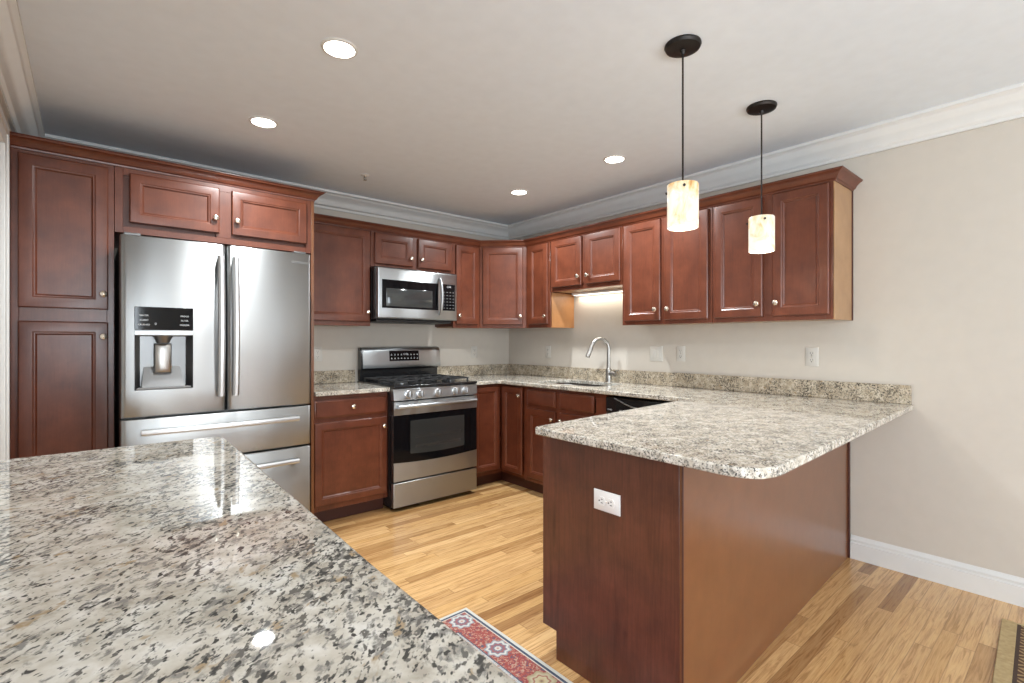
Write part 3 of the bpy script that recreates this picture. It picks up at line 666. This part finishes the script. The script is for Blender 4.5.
# ---------------------------------------------------------------- outlets and switches
def outlet(F, u, w, v, label, horiz=False, kind='duplex'):
    pm = M['white'] if horiz else M['ivory']
    def L(p):
        a, b = (p.z, p.x) if horiz else (p.x, p.z)
        return F(Vector((u+a, v+p.y, w+b)))
    hw = .058 if kind == 'double' else .036
    t = thing('wall_switch' if kind != 'duplex' else 'power_outlet', F(Vector((u, v, w-.058))), label, 'switch' if kind != 'duplex' else 'outlet')
    pl = MB(L).door(-hw, hw, -.058, .058, .0006, [(0, 0), (0, .003), (.004, .0055)]).build('plate', pm, t)
    if kind == 'duplex':
        for s in (-1, 1):
            cz = s*.0205
            m = MB(L); n = 20
            m.loft([[(min(.0155, max(-.0155, .0195*math.cos(6.2832*k/n))), v2, cz+.0165*math.sin(6.2832*k/n)) for k in range(n)] for v2 in (.0062, .0082)])
            r = m.build('socket', pm, t)
            MB(L).box(-.0075, -.0050, .0083, .0088, cz-.002, cz+.007).box(.0050, .0075, .0083, .0088, cz-.001, cz+.006).lathe((0, .0083, cz-.009), (0, 1, 0), [(.003, 0), (.003, .0005)], 10).build('slots', M['slot'], r)
        MB(L).lathe((0, .006, 0), (0, 1, 0), [(.003, 0), (.002, .001)], 10).build('screw', M['nickel'], t)
    else:
        for s in (-1, 1):
            MB(L).door(s*.023-.016, s*.023+.016, -.033, .033, .0062, [(0, 0), (.001, .003), (.004, .004)]).build('rocker', pm, t)
FE = lambda v: Vector((PX-v.y, -v.x, v.z))
outlet(FB, .59, 1.15, 0, 'white power outlet on the wall left of the sink faucet, near the corner')
outlet(FB, 1.784, 1.155, 0, 'double white wall switch just right of the kitchen faucet', kind='double')
outlet(FB, 1.995, 1.16, 0, 'white power outlet between the double switch and the peninsula')
outlet(FB, 2.877, 1.157, 0, 'white power outlet on the wall above the peninsula backsplash')
outlet(FA, -.452, 1.145, 0, 'white power outlet on the wall right of the range')
outlet(FA, -1.985, 1.15, 0, 'white power outlet behind the small countertop by the fridge')
outlet(FE, 2.875, .683, 0, 'white power outlet mounted sideways on the cherry peninsula end panel', horiz=True)

# ---------------------------------------------------------------- ceiling lamps
def can(x, y, label, r=.060):
    t = thing('recessed_light', (x, y, H-.012), label, 'light', 'recessed ceiling lights')
    n = 36
    MB().loft([[(x+q*math.cos(6.2832*k/n), y+q*math.sin(6.2832*k/n), H+z) for k in range(n)] for q, z in ((r+.012, -.0005), (r+.010, -.004), (r, -.007), (r-.001, -.0005))], cap0=False, cap1=False).build('trim_ring', M['trim'], t, solid=False)
    MB().lathe((x, y, H-.0045), (0, 0, 1), [(r-.002, 0), (r-.002, .0035)], n).build('lens', M['lamp'], t)
    area('recessed_light_beam', (x, y, H-.010), (0, 0, 0), r*1.5, r*1.5, CAN_W, WARM2, 'DISK', 150)
WARM2 = (.93, .98, 1.0)
can(-2.592, -2.012, 'recessed ceiling light nearest the camera, at top left')
can(-2.645, -1.08, 'recessed ceiling light in front of the fridge cabinets')
can(-.76, -1.97, 'recessed ceiling light between the sink cabinets and the left pendant')
can(-.76, -1.03, 'recessed ceiling light nearest the room corner')
t = thing('fire_sprinkler', (-1.862, -.616, H-.03), 'small white fire sprinkler head on the ceiling', 'sprinkler')
MB().lathe((-1.862, -.616, H-.0005), (0, 0, -1), [(.030, 0), (.030, .002), (.022, .006), (.012, .008), (0, .008)]).build('escutcheon', M['trim'], t)
m = MB().lathe((-1.862, -.616, H-.009), (0, 0, -1), [(.007, 0), (.007, .012), (.003, .014), (.003, .026), (.012, .027), (.012, .029), (0, .029)], 16)
m.tube([(-1.872, -.616, H-.015), (-1.876, -.616, H-.026), (-1.864, -.616, H-.036)], .0018, 6).tube([(-1.852, -.616, H-.015), (-1.848, -.616, H-.026), (-1.860, -.616, H-.036)], .0018, 6)
m.build('deflector', M['chrome'], t)
# pendants
def pendant(x, y, label, zt=1.880):
    t = thing('pendant_lamp', (x, y, 1.70), label, 'pendant lamp', 'pendant lamps over the peninsula')
    MB().lathe((x, y, H-.0005), (0, 0, -1), [(.070, 0), (.071, .006), (.066, .016), (.050, .021), (.012, .023), (.010, .032), (.006, .040), (0, .040)], 36).build('canopy', M['bronze'], t)
    MB().tube([(x, y, H-.036), (x, y, zt+.012)], .0038, 8).build('cord', M['bronze'], t)
    MB().lathe((x, y, zt+.014), (0, 0, -1), [(.004, 0), (.014, .004), (.020, .010), (.020, .055), (.014, .058), (0, .058)], 20).build('socket', M['bronze'], t)
    n = 40; r = .0600; zb = 1.706
    sh = MB().loft([[(x+q*math.cos(6.2832*k/n), y+q*math.sin(6.2832*k/n), z) for k in range(n)] for q, z in ((r, zb), (r, zb+.05), (r, zb+.10), (r, zt-.004), (r-.002, zt), (r-.005, zt), (r-.005, zb), (r, zb))], cap0=False, cap1=False)
    s = sh.build('lamp_shade', M['shade'], t, solid=True)
    for a in (215, 335, 95):
        MB().tube([(x, y, zt-.020), (x+.0575*math.cos(math.radians(a)), y+.0575*math.sin(math.radians(a)), zt-.022)], .002, 6).build('fitter_arm', M['bronze'], t)
        a = math.radians(a); d = Vector((math.cos(a), math.sin(a), 0))
        MB().lathe(Vector((x, y, zt-.022))+d*(r-.001), d, [(.0025, 0), (.0025, .006), (.0055, .008), (.0055, .013), (0, .014)], 12).build('screw', M['bronze'], s)
    MB().lathe((x, y, 1.815), (0, 0, -1), [(.012, -.015), (.014, 0), (.026, .020), (.030, .036), (.026, .052), (.014, .063), (0, .066)], 20).build('bulb', M['bulb'], t)
    l = bpy.data.lights.new('pendant_bulb_light', 'POINT'); l.energy = PEND_W; l.color = WARM; l.shadow_soft_size = .028
    o = bpy.data.objects.new('pendant_bulb_light', l); COL.objects.link(o); o.location = (x, y, 1.740)
pendant(-1.556, -2.928, 'left pendant lamp with amber-clouded alabaster glass, nearer the camera')
pendant(-.776, -2.905, 'right pendant lamp with swirled alabaster glass, further from the camera')

# ---------------------------------------------------------------- rugs
def rug_mat():
    def b(nt, p):
        g = nd(nt, 'ShaderNodeNewGeometry').outputs['Position']; s = nd(nt, 'ShaderNodeSeparateXYZ', {0: g})
        RX0_, RX1_, RY1 = -2.80, -2.022, -2.092
        ex = mth(nt, 'MINIMUM', mth(nt, 'SUBTRACT', RX1_, s.outputs[0]), mth(nt, 'SUBTRACT', s.outputs[0], RX0_))
        ey = mth(nt, 'SUBTRACT', RY1, s.outputs[1]); e = mth(nt, 'MINIMUM', ex, ey)
        sh = nd(nt, 'ShaderNodeCombineXYZ', {0: mth(nt, 'SUBTRACT', s.outputs[0], RX1_-.083), 1: mth(nt, 'SUBTRACT', s.outputs[1], RY1-.083), 2: 0.0}).outputs[0]
        red = ramp(nt, noise(nt, sh, 75, 3, .6, .8), [(.36, (.09, .09, .13)), (.43, (.27, .05, .045)), (.54, (.34, .08, .065)), (.60, (.45, .35, .26)), (.68, (.30, .07, .06))])
        # medallions every .25 m along the border
        def med(base, step, off, r0, stops, petals):
            fy = mth(nt, 'SUBTRACT', mth(nt, 'FRACT', mth(nt, 'ADD', mth(nt, 'DIVIDE', mth(nt, 'SUBTRACT', s.outputs[1], RY1-.083), step), off)), .5)
            yy = mth(nt, 'MULTIPLY', fy, step); xx = mth(nt, 'SUBTRACT', ex, .083)
            r = mth(nt, 'SQRT', mth(nt, 'ADD', mth(nt, 'MULTIPLY', xx, xx), mth(nt, 'MULTIPLY', yy, yy)))
            a = mth(nt, 'ARCTAN2', xx, yy); pet = mth(nt, 'MULTIPLY', mth(nt, 'COSINE', mth(nt, 'MULTIPLY', a, petals)), .1)
            q = mth(nt, 'MULTIPLY', mth(nt, 'DIVIDE', r, r0), mth(nt, 'ADD', 1.0, pet))
            col = ramp(nt, q, stops); return mixc(nt, mth(nt, 'LESS_THAN', q, 1.0), base, col)
        WH = [(0, (.30, .08, .07)), (.18, (.62, .59, .52)), (.32, (.13, .14, .20)), (.50, (.33, .10, .09)), (.62, (.15, .17, .23)), (.76, (.64, .62, .56)), (.93, (.25, .27, .30))]
        YE = [(0, (.18, .09, .06)), (.22, (.50, .40, .24)), (.45, (.50, .45, .29)), (.55, (.30, .08, .06)), (.68, (.50, .44, .30)), (.93, (.36, .30, .18))]
        red = med(red, .765, .5, .052, WH, 9); red = med(red, .765, .5+1/3, .052, WH, 9); red = med(red, .765, .5+2/3, .052, YE, 7)
        gs = noise(nt, g, 90, 2)
        def band(base, a, b_, col):
            f = mth(nt, 'MULTIPLY', mth(nt, 'GREATER_THAN', e, a), mth(nt, 'LESS_THAN', e, b_)); return mixc(nt, f, base, col)
        field = ramp(nt, noise(nt, g, 26, 3, .5, 1.5), [(.40, (.45, .40, .33)), (.48, (.38, .07, .06)), (.62, (.42, .09, .07)), (.68, (.10, .12, .20))])
        c = field
        c = band(c, .020, .148, red)
        c = band(c, -.1, .016, (.56, .55, .50)); c = band(c, .016, .027, (.06, .075, .115)); c = band(c, .027, .032, (.58, .52, .44))
        c = band(c, .140, .145, (.07, .085, .12)); c = band(c, .145, .178, ramp(nt, gs, [(.45, (.34, .36, .38)), (.56, (.55, .52, .46)), (.66, (.30, .15, .13))])); c = band(c, .178, .184, (.07, .085, .12))
        nt.links.new(c, p.inputs['Base Color']); p.inputs['Roughness'].default_value = .95
        nt.links.new(nd(nt, 'ShaderNodeBump', {'Strength': .4, 'Distance': .002, 'Height': noise(nt, g, 400, 1)}).outputs[0], p.inputs['Normal'])
    return mat('runner_pile', b)
o = MB().box(-2.80, -2.022, -4.55, -2.092, .0005, .010).build('rug', rug_mat(), bevel=.003)
tag(o, 'red oriental runner rug with medallion border between the island and peninsula', 'rug')
def mat_b(nt, p):
    g = nd(nt, 'ShaderNodeNewGeometry').outputs['Position']; s = nd(nt, 'ShaderNodeSeparateXYZ', {0: g})
    X1, Y1 = -.245, -3.727
    ex = mth(nt, 'SUBTRACT', X1, s.outputs[0]); ey = mth(nt, 'ADD', mth(nt, 'SUBTRACT', Y1, s.outputs[1]), mth(nt, 'MULTIPLY', mth(nt, 'SUBTRACT', s.outputs[0], X1), .045))
    zig = mth(nt, 'MULTIPLY', mth(nt, 'ABSOLUTE', mth(nt, 'SUBTRACT', mth(nt, 'FRACT', mth(nt, 'DIVIDE', ex, .085)), .5)), .13)
    zz = mth(nt, 'FRACT', mth(nt, 'DIVIDE', mth(nt, 'ADD', ey, zig), .042))
    body = mixc(nt, mth(nt, 'LESS_THAN', zz, .42), (.09, .042, .022), (.34, .24, .12))
    body = mixc(nt, mth(nt, 'LESS_THAN', ey, .062), body, (.06, .035, .025))
    e = mth(nt, 'MINIMUM', mth(nt, 'MULTIPLY', ex, 3.0), ey)
    c = mixc(nt, mth(nt, 'LESS_THAN', e, .050), body, ramp(nt, noise(nt, g, 60, 2), [(.3, (.40, .29, .14)), (.7, (.50, .38, .20))]))
    nt.links.new(c, p.inputs['Base Color']); p.inputs['Roughness'].default_value = .95
o = MB().prism([(-.245, -3.727), (-1.45, -3.781), (-1.45, -4.55), (-.245, -4.55)], .0005, .010).build('rug', mat('woven_mat', mat_b), bevel=.003)
tag(o, 'brown zigzag rug with cream border at the lower right corner', 'rug')
